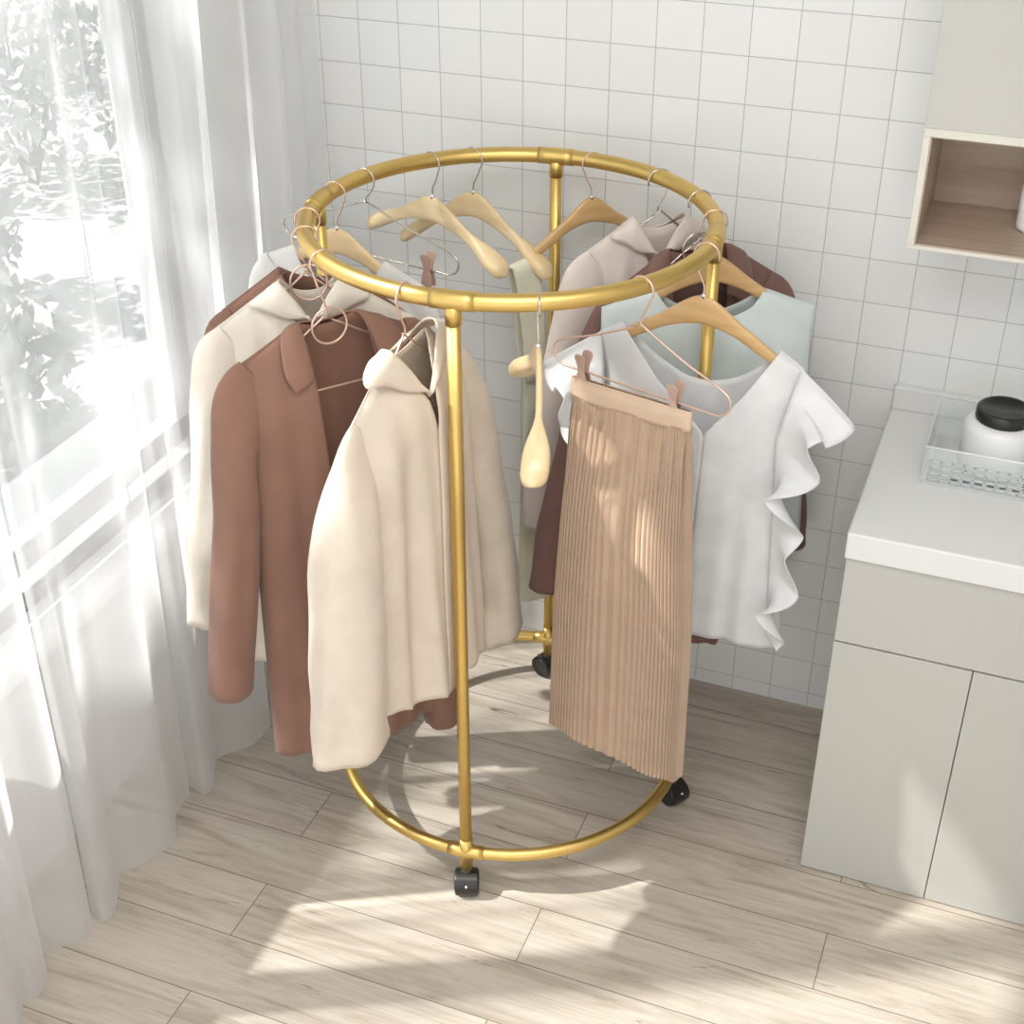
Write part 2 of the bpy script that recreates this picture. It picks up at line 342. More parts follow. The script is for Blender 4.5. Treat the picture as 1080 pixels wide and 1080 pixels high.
def wooden_hanger(th, yaw, hs, label, side=1, bulb=.024, mat='wood', neck=-.082, end=-.205, half=.215, bow=.03, group='wooden hangers on the gold hoop', tend=.007):
    r = root('wooden_hanger', th, yaw, label, 'hanger', group)
    obj('hook', T_(hook(hs, neck+.004), .0019, 8), M['rose'] if bulb < .01 else M['chrome'], r)
    rows = []; Nn = 48
    for i in range(Nn+1):
        s = -1+2*i/Nn; a = abs(s)
        z = neck-.028-(-(neck-.028)+end)*0-((neck-.028)-end)*((math.sqrt(a*a+.03)-math.sqrt(.03))/(math.sqrt(1.03)-math.sqrt(.03)))
        z += .0
        h = lerp(.029, .0155, smooth01(a/.5)); t = .0062
        if bulb > .01:
            k = smooth01((a-.5)/.32); h = lerp(h, .019, k); t = lerp(t, bulb, k)
        else:
            h = lerp(h, .0125, smooth01((a-.5)/.4)); t = lerp(t, tend, a)
        # rounded tips
        if a > .9 and bulb > .01:
            q = math.sqrt(max(0.02, 1-((a-.9)/.1)**2)); h *= q; t *= q
        v = side*bow*(a**2)
        row = []
        for k in range(16):
            c, d = math.cos(2*PI*k/16), math.sin(2*PI*k/16)
            cc = math.copysign(abs(c)**.75, c); dd = math.copysign(abs(d)**.75, d)
            row.append((half*s, v+t*cc, z+h*dd))
        rows.append(row)
    bm = bmesh.new(); V = [[bm.verts.new(p) for p in w_] for w_ in rows]
    for a, b in zip(V, V[1:]):
        for k in range(16): bm.faces.new((a[k], a[(k+1) % 16], b[(k+1) % 16], b[k]))
    bm.faces.new(V[0][::-1]); bm.faces.new(V[-1]); bmesh.ops.recalc_face_normals(bm, faces=bm.faces)
    obj('shoulder_bar', bm, M[mat], r)
    obj('hook_ferrule', lathe(bmesh.new(), [(0, neck-.004), (.005, neck-.004), (.005, neck+.003), (.003, neck+.005), (0, neck+.005)], 14), M['steel'], r)
    return r
# ------------------------------------------------------------------ garments
def interp(pts, t):
    if t <= pts[0][0]: return Vector(pts[0][1:])
    for a, b in zip(pts, pts[1:]):
        if t <= b[0]:
            k = (t-a[0])/(b[0]-a[0]); return Vector(a[1:]).lerp(Vector(b[1:]), k)
    return Vector(pts[-1][1:])
class Garment:
    """local frame: x outward along the hanger, y across (side = facing the room's middle aisle), z up from the hoop"""
    def __init__(s, name, th, yaw, side, label, cat, mat, neckU=.065, neckZ=-.095, tip=.22, tipZ=-.2, tipI=None, tipIZ=None, D=.04, Db=None, seed=1,
                 foldk=3.2, folda=.006, edgev=.004, group=None):
        s.r = root(name, th, yaw, label, cat, group); s.side = side; s.mat = mat
        s.nu, s.nz, s.to, s.tz = neckU, neckZ, tip, tipZ; s.ti = -(tipI or tip); s.tiz = tipIZ or tipZ
        s.D = D; s.Db = Db if Db is not None else D*.8; s.seed = seed; s.fk = foldk; s.fa = folda; s.ev = edgev
    def zsh(s, u):
        if u >= 0: return s.nz+(s.tz-s.nz)*max(0, (u-s.nu)/(s.to-s.nu)) if u > s.nu else s.nz
        return s.nz+(s.tiz-s.nz)*max(0, (-u-s.nu)/(-s.ti-s.nu)) if -u > s.nu else s.nz
    def v(s, u, z, wo, wi, front):
        w = wo if u >= 0 else abs(wi); x = min(1, abs(u)/max(w, 1e-3))
        dep = max(0, s.zsh(u)-z); ease = math.sin(min(1, dep/.16)*PI/2)
        D = s.D if front else s.Db
        base = s.ev*(1-x**4)*min(1, dep/.012)+D*math.sqrt(max(0, 1-x**2.6))*ease
        g = min(1, dep/.75); k = s.fk
        f = s.fa*(.25+1.1*g)*smooth01(dep/.12)*(math.sin(u*k*2*PI/.3+s.seed*1.7+z*1.1)+.55*math.sin(u*k*4.3*PI/.3+s.seed*3.1-z*2)+.5*noise.noise(Vector((u*14, z*3, s.seed*5.))))*(1-x**6)
        return (base+f)*(s.side if front else -s.side)
    def panel(s, name, E, S, front=True, mat=None, nt_=56, na=26, thick=.002, hemf=0, wlim=None, label=None):
        wo = lambda z: abs(interp([(-q[2], q[1], 0, 0) for q in S], -z).x)
        rows = []
        for i in range(nt_+1):
            t = i/nt_; e = interp([(q[0], q[1], q[2], 0) for q in E], t); q = interp([(q[0], q[1], q[2], 0) for q in S], t); row = []
            for j in range(na+1):
                a = j/na; p = e.lerp(q, a); u, z = p.x, p.y
                w = max(.05, wo(z)) if wlim is None else wlim
                if abs(q.x) > w: w = abs(q.x)
                v = s.v(u, z, w, w, front)
                zz = z+hemf*smooth01((t-.8)/.2)*math.sin(u*2*PI/.09+s.seed)
                row.append((u, v, zz))
            rows.append(row)
        o = obj(name, grid(rows), M[mat or s.mat], s.r, thick=thick)
        if label: o['label'] = label
        return o
    def back(s, So, Si, dip=.02, mat=None, nt_=50, na=44, thick=.002, hemdrop=0):
        So2 = [(q[0], q[1], q[2], 0) for q in So]; Si2 = [(q[0], q[1], q[2], 0) for q in Si]; rows = []
        for i in range(nt_+1):
            t = i/nt_; qo, qi = interp(So2, t), interp(Si2, t); row = []
            for j in range(na+1):
                a = j/na; u = lerp(qo.x, qi.x, a)
                # top row follows the shoulders and the back neckline
                uo, ui = interp(So2, 0).x, interp(Si2, 0).x
                ztop = s.zsh(u if abs(u) < max(abs(uo), abs(ui)) else math.copysign(max(abs(uo), abs(ui)), u))
                if abs(u) < s.nu: ztop -= dip*(1-(abs(u)/s.nu)**2)
                zl = lerp(qo.y, qi.y, a); zb = lerp(So2[-1][2], Si2[-1][2], a)-hemdrop*(1-abs(2*a-1))
                top0 = lerp(So2[0][2], Si2[0][2], a)
                f = (zl-top0)/(zb+hemdrop*(1-abs(2*a-1))-top0); z = lerp(ztop, zb, f)
                w = max(abs(qo.x), .02) if u > 0 else max(abs(qi.x), .02)
                row.append((u, s.v(u, z, w, w, False), z))
            rows.append(row)
        return obj('back_panel', grid(rows), M[mat or s.mat], s.r, thick=thick)
    def sleeve(s, path, mat=None, n=28, k=6, wr=.05, label=None):
        """path: (u, v, z, ru, rv)"""
        P = catmull([(p[0], p[1]*s.side, p[2]) for p in path], k); Q = catmull([(p[3], p[4], 0) for p in path], k); rows = []
        m = len(P)
        for i, (p, q) in enumerate(zip(P, Q)):
            d = (P[min(i+1, m-1)]-P[max(i-1, 0)]).normalized(); ax = Vector((d.z, 0, -d.x)); ax = ax.normalized() if ax.length > 1e-4 else Vector((1, 0, 0))
            ay = Vector((0, 1, 0)); row = []; t = i/(m-1)
            for j in range(n):
                th = 2*PI*j/n; w = 1+wr*(t*1.3+.2)*(math.sin(3*th+s.seed+4*t)+.6*math.sin(5*th+s.seed*2-6*t))+.12*noise.noise(Vector((math.cos(th)*1.5, t*7, math.sin(th)*1.5+s.seed)))*(.3+t)
                row.append(p+ax*(q.x*w*math.cos(th))+ay*(q.y*w*math.sin(th)))
            rows.append(row)
        o = obj('sleeve', grid(rows, True), M[mat or s.mat], s.r, thick=.0025)
        if label: o['label'] = label
        return o
    def collar(s, fold, leaf, mat=None, k=6, inner=None, thick=.003):
        """outer-half curves from the front point to the back centre: (u, v, z); mirrored for the inner half"""
        fo = list(fold); le = list(leaf)
        fi, li = inner or (fold, leaf)
        F = [(u, v, z) for u, v, z in fo]+[(-u, v, z) for u, v, z in fi[::-1][1:]]
        L = [(u, v, z) for u, v, z in le]+[(-u, v, z) for u, v, z in li[::-1][1:]]
        F, L = catmull(F, k), catmull(L, k); rows = []
        for c in range(9):
            a = c/8
            row = []
            for f, l in zip(F, L):
                p = f.lerp(l, a); b = math.sin(a*PI)*.006
                row.append((p.x, (p.y+b)*s.side if p.y > -.0 else (p.y-b)*s.side, p.z+b*.4))
            rows.append(row)
        return obj('collar', grid(rows), M[mat or s.mat], s.r, thick=thick)
SS = [(0, .22, -.2), (.12, .19, -.30), (.3, .185, -.45), (1, .2, -1.0)]
def cap(sl, tip, tipZ):
    g = 1 if sl[0][0] > 0 else -1
    return [(g*(tip-.075), 0, tipZ-.012, .05, .011), (g*(tip-.042), 0, tipZ-.046, .056, .024)]+list(sl[2:])
def shirt(name, th, yaw, side, label, cat, mat, E, hemO, hemI, wO, wI, slO, slI, coll, neckU=.065, neckZ=-.092, tip=.22, tipZ=-.2, D=.04, seed=1, dip=.025, hemC=None, Ei=None, hemf=.004, **k):
    g = Garment(name, th, yaw, side, label, cat, mat, neckU, neckZ, tip, tipZ, D=D, seed=seed, **k)
    arm = tip-.035
    dz_ = .03*(neckZ-tipZ)/(tip-neckU)
    So = [(0, tip-.03, tipZ+dz_), (.1, arm, tipZ-.10), (.16, arm-.002, tipZ-.16), (1, wO, hemO)]
    Si = [(0, -tip+.03, tipZ+dz_), (.1, -arm, tipZ-.10), (.16, -arm+.002, tipZ-.16), (1, -wI, hemI)]
    hc = hemC if hemC is not None else (hemO+hemI)/2
    E0 = [(0, neckU, neckZ)]+E+[(1, (E[-1][1]), hc)]
    E1 = [(0, -neckU, neckZ)]+[(t, -u, z) for t, u, z in (Ei or E)]+[(1, -(Ei or E)[-1][1], hc)]
    g.panel('front_panel', E0, So, hemf=hemf); g.panel('front_panel', E1, Si, hemf=hemf)
    g.back(So, Si, dip)
    if slO: g.sleeve(cap(slO, tip, tipZ))
    if slI: g.sleeve(cap(slI, tip, tipZ))
    if coll: g.collar(*coll)
    return g
exec_order = []
def std_collar(V, vf=.045, top=-.078, spread=.15, lz=-.115, un=.08, ub=-.112):
    # fold line runs from the front point up to the side of the neck and low round the back; the leaf lies flat on the shoulder
    fold = [(.003, vf, V), (un*.5, vf*.75, lerp(V, top, .55)), (un*.9, .018, lerp(V, top, .95)), (un*.85, -.004, top-.006), (un*.5, -.018, ub+.008), (0, -.022, ub)]
    leaf = [(.006, vf+.006, V+.020), (un*.75, vf*.62+.010, lerp(V, lz, .62)-.012), (spread*.72, .026, lz-.012), (spread, .012, lz), (un*1.05, -.026, lz+.0), (0, -.038, ub-.03)]
    return fold, leaf
# --- long-sleeved garments on the window side (side=+1 faces the viewer)
slC = [(.175, .0, -.20, .035, .018), (.19, .0, -.25, .048, .035), (.208, .004, -.34, .043, .042), (.222, .006, -.5, .045, .045), (.25, .006, -.7, .047, .045), (.275, .006, -.89, .042, .04)]
def mir(sl, du=0, dz=0): return [(-u-du*i/5, v, z+dz*i/5, a, b) for i, (u, v, z, a, b) in enumerate(sl)]
wire_hanger(-161.4, 0, 1, 'wire hanger inside the rearmost brown jacket by the curtain, hook on left edge of hoop', neck=-.112, drop=.14, half=.17)
shirt('jacket', -161.4, 0, 1, 'brown long-sleeved jacket hanging nearest the curtain, mostly behind the cream shirt', 'jacket', 'brown',
      [(.25, .03, -.24), (.5, .0, -.5)], -1.03, -1.03, .20, .22, [(u*1.02+.002, v, z*1.03-.03, a*.9, b) for u, v, z, a, b in slC], mir(slC, .07, -.08), std_collar(-.2, .035, -.115, .09, -.15, .06, -.14), D=.03, seed=2, neckZ=-.105, tipZ=-.225)
wire_hanger(-147.2, 0, -1, 'rose wire hanger with a ring, inside the cream collared shirt behind the brown jacket', True, neck=-.08, half=.18, drop=.14)
shirt('shirt', -147.2, 0, 1, 'cream collared shirt between the two brown jackets on the left', 'shirt', 'cream',
      [(.18, .02, -.19), (.3, .0, -.3)], -.98, -.98, .2, .2, [(u+.0, v, z*.95-.01, a, b) for u, v, z, a, b in slC], mir(slC, .03, -.06), std_collar(-.168, .035, -.084, .115, -.128, .06, -.125), D=.03, seed=3)
wire_hanger(-128.3, 0, -1, 'rose wire hanger with a ring, showing in the open neck of the front brown jacket', True, neck=-.115, drop=.1, half=.18)
gC = shirt('jacket', -128.3, 0, 1, 'terracotta brown open jacket with long sleeves, foremost of the brown ones on the left', 'jacket', 'brown',
      [(.06, .052, -.14), (.2, .046, -.25), (.38, .036, -.4), (.62, .006, -.65)], -1.09, -1.1, .195, .228, slC, mir(slC, -.06, -.28), None, D=.045, seed=4, folda=.005, foldk=2.4, hemC=-1.125, neckU=.062, neckZ=-.112, tipZ=-.19, Ei=[(.06, .075, -.14), (.2, .09, -.25), (.38, .06, -.4), (.62, -.004, -.65)], dip=.02)
gC.collar([(.05, .043, -.215), (.052, .03, -.16), (.056, .008, -.116), (.045, -.012, -.118), (0, -.022, -.128)], [(.092, .05, -.228), (.106, .038, -.19), (.098, .012, -.13), (.07, -.024, -.135), (0, -.036, -.148)],
          inner=([(.085, .045, -.215), (.078, .03, -.16), (.062, .008, -.116), (.045, -.012, -.118), (0, -.022, -.128)], [(.125, .055, -.215), (.145, .042, -.18), (.11, .014, -.13), (.07, -.024, -.135), (0, -.036, -.148)]))
# --- foremost cream shirt
wire_hanger(-96.4, 0, -1, 'rose wire hanger in the foremost cream shirt left of the front post', False, neck=-.082, drop=.14, half=.18)
slD = [(.18, .0, -.19, .04, .018), (.2, .0, -.24, .055, .04), (.225, .004, -.36, .068, .055), (.24, .008, -.52, .078, .06), (.255, .01, -.69, .088, .062), (.262, .012, -.815, .090, .06)]
slDi = [(-.18, .0, -.19, .04, .018), (-.2, .0, -.24, .052, .03), (-.235, .0, -.36, .055, .036), (-.275, .0, -.54, .06, .04), (-.325, .0, -.76, .066, .042), (-.365, .0, -.97, .062, .036)]
shirt('shirt', -96.4, 0, 1, 'cream long-sleeved collared shirt in front, its white cuff lowest left of the front post', 'shirt', 'beige',
      [(.12, .01, -.19), (.2, .0, -.26)], -.82, -.88, .165, .235, slD, slDi, std_collar(-.193, .045, -.076, .15, -.115), D=.055, seed=5, folda=.011, foldk=1.9, hemf=.007, hemC=-.86)
# --- white tee on wooden hanger near the left post
wooden_hanger(176, 0, 1, 'wooden hanger at the left post holding the white round-necked top', bulb=.006, mat='wood', tend=.009, half=.185, end=-.215, bow=0)
gN = Garment('top', 176, 0, 1, 'white round-necked top hanging behind the brown and cream shirts beside the curtain', 'top', 'teewhite', .11, -.135, .225, -.19, D=.03, seed=6)
So = [(0, .2, -.175), (.15, .19, -.32), (1, .2, -.78)]; Si = [(t, -u, z) for t, u, z in So]
En = [(0, .11, -.135), (.08, .09, -.17), (.16, .05, -.195), (.22, 0, -.2), (1, 0, -.78)]
gN.panel('front_panel', En, So); gN.panel('front_panel', [(t, -u, z) for t, u, z in En], Si); gN.back(So, Si, .05)
for s_ in (1, -1): gN.sleeve([(s_*.15, 0, -.195, .045, .010), (s_*.18, 0, -.235, .05, .024), (s_*.20, 0, -.32, .05, .034), (s_*.205, 0, -.40, .052, .036)])
# --- empty hangers at the back
wire_hanger(161.7, 8, 1, 'empty chrome wire hanger with taupe clips at the back left of the hoop', clips=(-.155, .13), mat='chrome', neck=-.055, half=.225, drop=.075, bar=-.045)
wooden_hanger(136.8, 20, 1, 'empty pale wooden hanger, left one of the bare pair at the back of the hoop', -1, end=-.2, half=.222, bow=.004)
wooden_hanger(123.3, 43, 1, 'empty pale wooden hanger, right one of the bare pair at the back of the hoop', -1, end=-.23, half=.208, bow=.0)
# --- sage tank top
wooden_hanger(85.1, -38, 1, 'wooden hanger behind the back post with a sage strap over its near arm', 1, bulb=.006, mat='wood2', bow=0, half=.142, end=-.192, tend=.008)
gE = Garment('tank_dress', 85.1, -38, -1, 'pale sage sleeveless dress with wide straps on the wooden hanger by the back post', 'dress', 'olive', .1, -.46, .165, -.46, D=.018, seed=7, folda=.003)
So = [(0, .135, -.46), (.2, .135, -.6), (1, .13, -1.10)]; Si = [(0, -.165, -.46), (.2, -.165, -.6), (1, -.178, -1.11)]
gE.panel('front_panel', [(0, 0, -.49), (.1, 0, -.53), (1, 0, -1.10)], So); gE.panel('front_panel', [(0, 0, -.49), (.1, 0, -.53), (1, 0, -1.10)], Si)
gE.back(So, Si, 0)
for s_ in (1, -1):
    rows = []
    for i in range(41):
        a = i/40*2-1
        z = -.19-abs(a)**1.5*.30 if abs(a) > .12 else -.188-.006*(abs(a)/.12)**2
        vv = math.copysign(min(1, abs(a)/.16)**.7*.018+abs(a)*.002, a)
        u0, u1 = (.138, .2) if s_ < 0 else (.085, .135)
        rows.append([(s_*lerp(lerp(u0, u0-.03, abs(a)), lerp(u1, u1-.035, abs(a)), j/8), vv, z-.022*(j/8)*(1-abs(a))) for j in range(9)])
    obj('strap', grid(rows), M['olive'], gE.r, thick=.003)
# --- blush shirt
wire_hanger(59.9, -25, -1, 'thin wire hanger in the blush shirt at the back right of the hoop', mat='chrome', neck=-.075, drop=.12, half=.16)
slFi = [(-.175, 0, -.17, .035, .018), (-.2, 0, -.22, .045, .03), (-.194, 0, -.35, .042, .03), (-.215, 0, -.52, .046, .032), (-.242, 0, -.70, .046, .03), (-.252, 0, -.82, .043, .028)]
slF = [(.17, 0, -.17, .035, .018), (.18, 0, -.22, .045, .02), (.185, 0, -.35, .04, .022), (.195, 0, -.5, .042, .02), (.205, 0, -.66, .042, .02), (.21, 0, -.8, .04, .018)]
shirt('shirt', 59.9, -25, -1, 'blush white collared shirt behind the mauve-brown jacket on the right', 'shirt', 'pink',
      [(.18, .02, -.18), (.3, .0, -.3)], -.85, -.85, .17, .18, slF, slFi, std_collar(-.172, .028, -.078, .105, -.118, .06, -.118), D=.02, seed=8, tip=.195, tipZ=-.178, neckZ=-.088)
# small grey collar tip seen beside it comes with the next jacket
wire_hanger(38.5, 0, -1, 'chrome wire hanger with a ring in the mauve-brown jacket on the right', True, mat='chrome', neck=-.09, drop=.135, half=.18, side=-1)
slG = [(.175, 0, -.19, .035, .018), (.2, 0, -.25, .045, .03), (.222, 0, -.36, .045, .034), (.245, 0, -.55, .047, .035), (.28, 0, -.74, .047, .033), (.3, 0, -.89, .043, .03)]
gG = shirt('jacket', 38.5, 0, -1, 'dark mauve-brown open jacket on the right, behind the pale aqua top', 'jacket', 'brownd',
      [(.1, .07, -.17), (.3, .05, -.35), (.6, .005, -.7)], -1.12, -1.1, .2, .2, slG, mir(slG, .01, 0), None, D=.028, seed=9, neckZ=-.1, tipZ=-.205, dip=.02)
gG.collar([(.06, .036, -.2), (.062, .025, -.15), (.062, .008, -.1), (.045, -.012, -.106), (0, -.022, -.116)], [(.1, .044, -.22), (.12, .032, -.18), (.105, .010, -.12), (.07, -.024, -.128), (0, -.036, -.138)])
# --- aqua top
wooden_hanger(22.4, 0, 1, 'golden wooden hanger in the pale aqua top at the right post', -1, bulb=.006, mat='wood2', bow=.0, half=.18, end=-.21, neck=-.075, tend=.007)
gH = Garment('top', 22.4, 0, -1, 'pale aqua wide-necked boxy top behind the white ruffled blouse', 'top', 'blue', .11, -.146, .215, -.185, D=.035, seed=10, folda=.004, edgev=.009, foldk=3)
So = [(0, .215, -.185), (.12, .215, -.26), (1, .245, -.76)]; Si = [(t, -u, z) for t, u, z in So]
En = [(0, .11, -.146), (.06, .085, -.18), (.12, .045, -.198), (.17, 0, -.203), (1, 0, -.77)]
gH.panel('front_panel', En, So); gH.panel('front_panel', [(t, -u, z) for t, u, z in En], Si); gH.back(So, Si, .06)
# --- white ruffled blouse
wooden_hanger(-3.2, 0, 1, 'golden wooden hanger carrying the white ruffled blouse, right front of the hoop', -1, bulb=.006, mat='wood2', bow=.0, half=.185, end=-.215, neck=-.088, tend=.007)
gI = Garment('ruffled_blouse', -3.2, 0, -1, 'white V-necked blouse with cascading side ruffles on the right, behind the tan skirt', 'blouse', 'white', .158, -.168, .205, -.198, D=.035, seed=11, folda=.004, edgev=.011, foldk=2.6)
So = [(0, .205, -.2), (.08, .19, -.27), (.3, .182, -.42), (1, .225, -.835)]; Si = [(t, -u, z) for t, u, z in So]
En = [(0, .158, -.168), (.12, .095, -.262), (.24, .0, -.345), (1, 0, -.83)]
En = [(0, .158, -.168), (.12, .105, -.258), (.24, .035, -.352), (1, .02, -.83)]; Ei_ = [(0, -.158, -.168), (.12, -.07, -.258), (.24, .035, -.352), (1, .02, -.83)]
gI.panel('front_panel', En, So); gI.panel('front_panel', Ei_, Si); gI.back(So, Si, .11)
for s_ in (1, -1):
    rows = []; nr = 140
    for i in range(nr+1):
        t = i/nr; z = lerp(-.195, -.80, t); u0 = lerp(.2, .172, min(1, t*4)) if t < .25 else lerp(.172, .195, (t-.25)/.75)
        w_ = t*4.3-.10; fr = w_-math.floor(w_); tri = 1-abs(2*fr-1); tri = lerp(tri, smooth01(tri), .55)     # 0 at the outward tip, 1 folded forward
        L = lerp(.118, .07, smooth01(t*1.8))*(1-.5*smooth01((t-.85)/.15))*(1-.12*tri)
        ph = math.radians(lerp(10, (52, 92, 48, 100, 55)[int(max(0, w_)) % 5], tri) if t > .12 else lerp(6, 55, tri)); row = []
        for j in range(13):
            a = j/12; q = ph*(a**.55)
            row.append((s_*(u0+L*a*math.cos(q)), -(.008+.02*smooth01(t*5)+L*a*math.sin(q)*.8), z-L*a*(.55 if t < .1 else .38)-.02*a*(1-tri)))
        rows.append(row)
    o = obj('ruffle', grid(rows), M['white'], gI.r, thick=.0015)
# --- skirt on clip hanger
wire_hanger(-33.2, 12, -1, 'rose wire hanger with two bone-shaped clips holding the tan skirt', clips=(-.128, .085), neck=-.076, half=.195, drop=.08, bar=-.046, side=-1, name='clip_hanger', tilt=-.02 if 0 else .05, group='metal wire hangers on the gold hoop')
rS = root('pleated_skirt', -33.2, 12, 'long tan pleated skirt clipped by its waistband in front on the right', 'skirt')
def skirt_pt(a, t, pleat=True):
    # a in 0..1 around, t in 0..1 down
    th = 2*PI*a; c, s = math.cos(th), math.sin(th)
    cu = lerp(-.016, -.014, t); W = lerp(.137, .172, smooth01(t*1.5)*.6+t*.4); Dv = lerp(.012, .030, smooth01(t*3))
    u = cu+W*math.copysign(abs(c)**.75, c); v = Dv*math.copysign(abs(s)**.6, s)
    z0 = lerp(-.262, -.238, (u+.16)/.29); z1 = lerp(-1.083, -1.05, (u+.19)/.35)
    return u, v, lerp(z0, z1, t)
npl = 76; rows = []
for i in range(61):
    t = i/60; row = []
    for j in range(npl*4):
        a = j/(npl*4); u, v, z = skirt_pt(a, t)
        ph = (j % 4); tri = (0, 1, .15, -1)[ph]*.5+.5
        amp = lerp(.002, .0052, smooth01(t*5)); sg = 1 if v > 0 else -1
        gather = .006*smooth01(t*12)*(1-smooth01(t*3.5))*math.sin(a*2*PI*23+2*math.sin(a*17))
        sh = .0022*math.sin(2*PI*a*7+2.2*t)
        row.append((u+(.0016 if ph in (1, 2) else 0), v+sg*(tri*amp+gather+sh*1.5), z))
    rows.append(row)
obj('pleated_panel', grid(rows, True), M['skirt'], rS, smooth=False)
rows = []
for i, (z, o_) in enumerate(((.034, .0), (.035, .0022), (.018, .003), (.002, .003), (-.006, .0022), (-.006, 0.))):
    row = []
    for j in range(72):
        a = j/72; u, v, z0 = skirt_pt(a, 0); row.append((u*1.0+o_*math.cos(2*PI*a), (v*.75 if i < 2 else v)+o_*math.sin(2*PI*a), z0+z-.004*math.sin(a*2*PI)*(1 if i < 2 else 0)))
    rows.append(row)
obj('waistband', grid(rows, True), M['band'], rS)
# --- empty bulbous hanger at the front
wooden_hanger(-61.7, -4, 1, 'empty pale wooden hanger seen end-on in front, between the cream shirt and the skirt', -1, bulb=.0245, end=-.235, bow=.022)
# ------------------------------------------------------------------ curtains
def curtain(name, pts, z1, label, ph=0, z0=.004, sway=0):
    P = catmull([(x, y, 0) for x, y in pts], 9); rows = []; mx_ = -.10
    for i in range(41):
        t = i/40; z = lerp(z1, z0, t); k = lerp(.75, 1, smooth01(t))
        rows.append([(mx_+(p.x-mx_)*k+.006*math.sin(z*2.2+p.y*9+ph), p.y+.012*math.sin(z*1.7+p.y*5+ph)+sway*(z/2.5), z-(0 if t < 1 else 0)) for p in P])
    o = obj(name, grid(rows), M['sheer'])
    return tag(o, label, 'curtain', 'white sheer curtains along the window')
def folds(y0, y1, lam, seed):
    random.seed(seed); out = []; y = y0; s = 1
    while y < y1:
        out.append((-.10+s*random.uniform(.022, .045), y)); y += lam*random.uniform(.35, .65); s = -s
    return out
traced = [(-.101, -1.512), (-.085, -1.485), (-.100, -1.44), (-.145, -1.411), (-.129, -1.375), (-.092, -1.335), (-.1, -1.30)]
traced2 = [(-.12, -1.285), (-.089, -1.292), (-.078, -1.262), (-.122, -1.171), (-.100, -1.126), (-.063, -1.035), (-.105, -.958), (-.116, -.885), (-.13, -.858), (-.084, -.868), (-.078, -.835), (-.125, -.735), (-.078, -.665), (-.07, -.62)]
curtain('curtain', folds(-2.7, -1.56, .14, 3)+traced, 2.68, 'white sheer curtain panel nearest the camera at the bottom left corner')
curtain('curtain', traced2+[(x-.012, y) for x, y in folds(-.56, -.04, .12, 5)], 2.68, 'white sheer curtain panel hanging behind the brown jackets up to the tiled wall', .8, sway=.05)
rod = obj('curtain_rail', T_([(-.10, -3.2, 2.70), (-.10, -.02, 2.70)], .012, 12), M['frame']); tag(rod, 'white ceiling rail above the window carrying the sheer curtains', 'curtain rail')
# bead chains
def chain(y, label, zb=.72):
    r = empty('blind_chain', (-.262, y, zb), 0, label, 'chain', 'bead chains hanging at the window')
    obj('cord', T_([(0, 0, 0), (0, 0, 2.6-zb)], .0008, 6), M['bead'], r)
    bm = bmesh.new(); n_ = int((2.6-zb)/.013)
    for i in range(n_): lathe(bm, [(0, -.0035+i*.013), (.0032, i*.013), (0, .0035+i*.013)], 6)
    obj('beads', bm, M['bead'], r)['kind'] = 'stuff'
chain(-.483, 'thin grey bead chain hanging at the window, seen just left of the jackets')
chain(-.738, 'thin grey bead chain hanging at the window, further from the jackets', .7)
# ------------------------------------------------------------------ base cabinet and worktop
X0, X1, YF = 1.299, 2.40, -.565
cb = empty('base_cabinet', (X0, -.001, 0), 0, 'greige base cabinet against the tiled wall at the lower right, one wide drawer over doors', 'cabinet')
obj('body', B((0, X1-X0, -.545, 0, 0, .848)), M['cab'], cb, smooth=False, bevel=.001)
obj('drawer_front', B(.001, .84, YF+.001, -.545, .644, .846), M['cab'], cb, smooth=False, bevel=.0015)
for a, b_ in ((0.001, .2755), (.2775, .56), (.562, .84)): obj('door', B(a, b_, YF, -.545, .003, .6405), M['cab'], cb, smooth=False, bevel=.0012)
obj('drawer_front', B(.842, X1-X0, YF+.001, -.545, .644, .846), M['cab'], cb, smooth=False, bevel=.0015); obj('door', B(.842, X1-X0, YF, -.545, .003, .6405), M['cab'], cb, smooth=False, bevel=.0012)
wt = obj('worktop', B(X0-.003, X1, YF-.008, 0, .848, .908), M['top'], smooth=False, bevel=.004)
tag(wt, 'thick white worktop lying on the greige base cabinet', 'worktop')
obj('upstand', B(X0-.003, X1, -.022, 0, .908, .963), M['top'], wt, smooth=False, bevel=.003)
# ------------------------------------------------------------------ wall cabinet
wc = empty('wall_cabinet', (X0, -.001, 1.391), 0, 'pale greige wall cabinet with an open oak niche underneath, upper right', 'cabinet')
W = X1-X0; H0 = .0
obj('carcass', B((.002, W, -.282, 0, .232, 1.30)), M['cab'], wc, smooth=False)
obj('door', B(0, .45, -.302, -.282, .232, 1.30), M['cab'], wc, smooth=False, bevel=.0015)
obj('door', B(.452, W, -.302, -.282, .232, 1.30), M['cab'], wc, smooth=False, bevel=.0015)
obj('niche_frame', B((0, W, -.300, 0, 0, .008), (0, .013, -.300, 0, .008, .216), (0, W, -.300, 0, .216, .236), (W-.013, W, -.3, 0, .008, .216)), M['edge'], wc, smooth=False, bevel=.001)
obj('niche_lining', B((.013, W-.013, -.297, -.04, .008, .011), (.013, .0155, -.296, -.04, .011, .216), (.013, W-.013, -.04, -.03, .008, .216), (.013, W-.013, -.296, -.04, .2135, .216)), M['niche'], wc, smooth=False)['label'] = 'taupe oak lining of the niche'
bt = obj('bottle', lathe(bmesh.new(), [(0, 0), (.022, 0), (.028, .004), (.03, .012), (.03, .085), (.026, .1), (.014, .108), (.012, .112), (.012, .128), (0, .13)], 28), M['jar']); bt.location = (1.513, -.15, 1.4025)
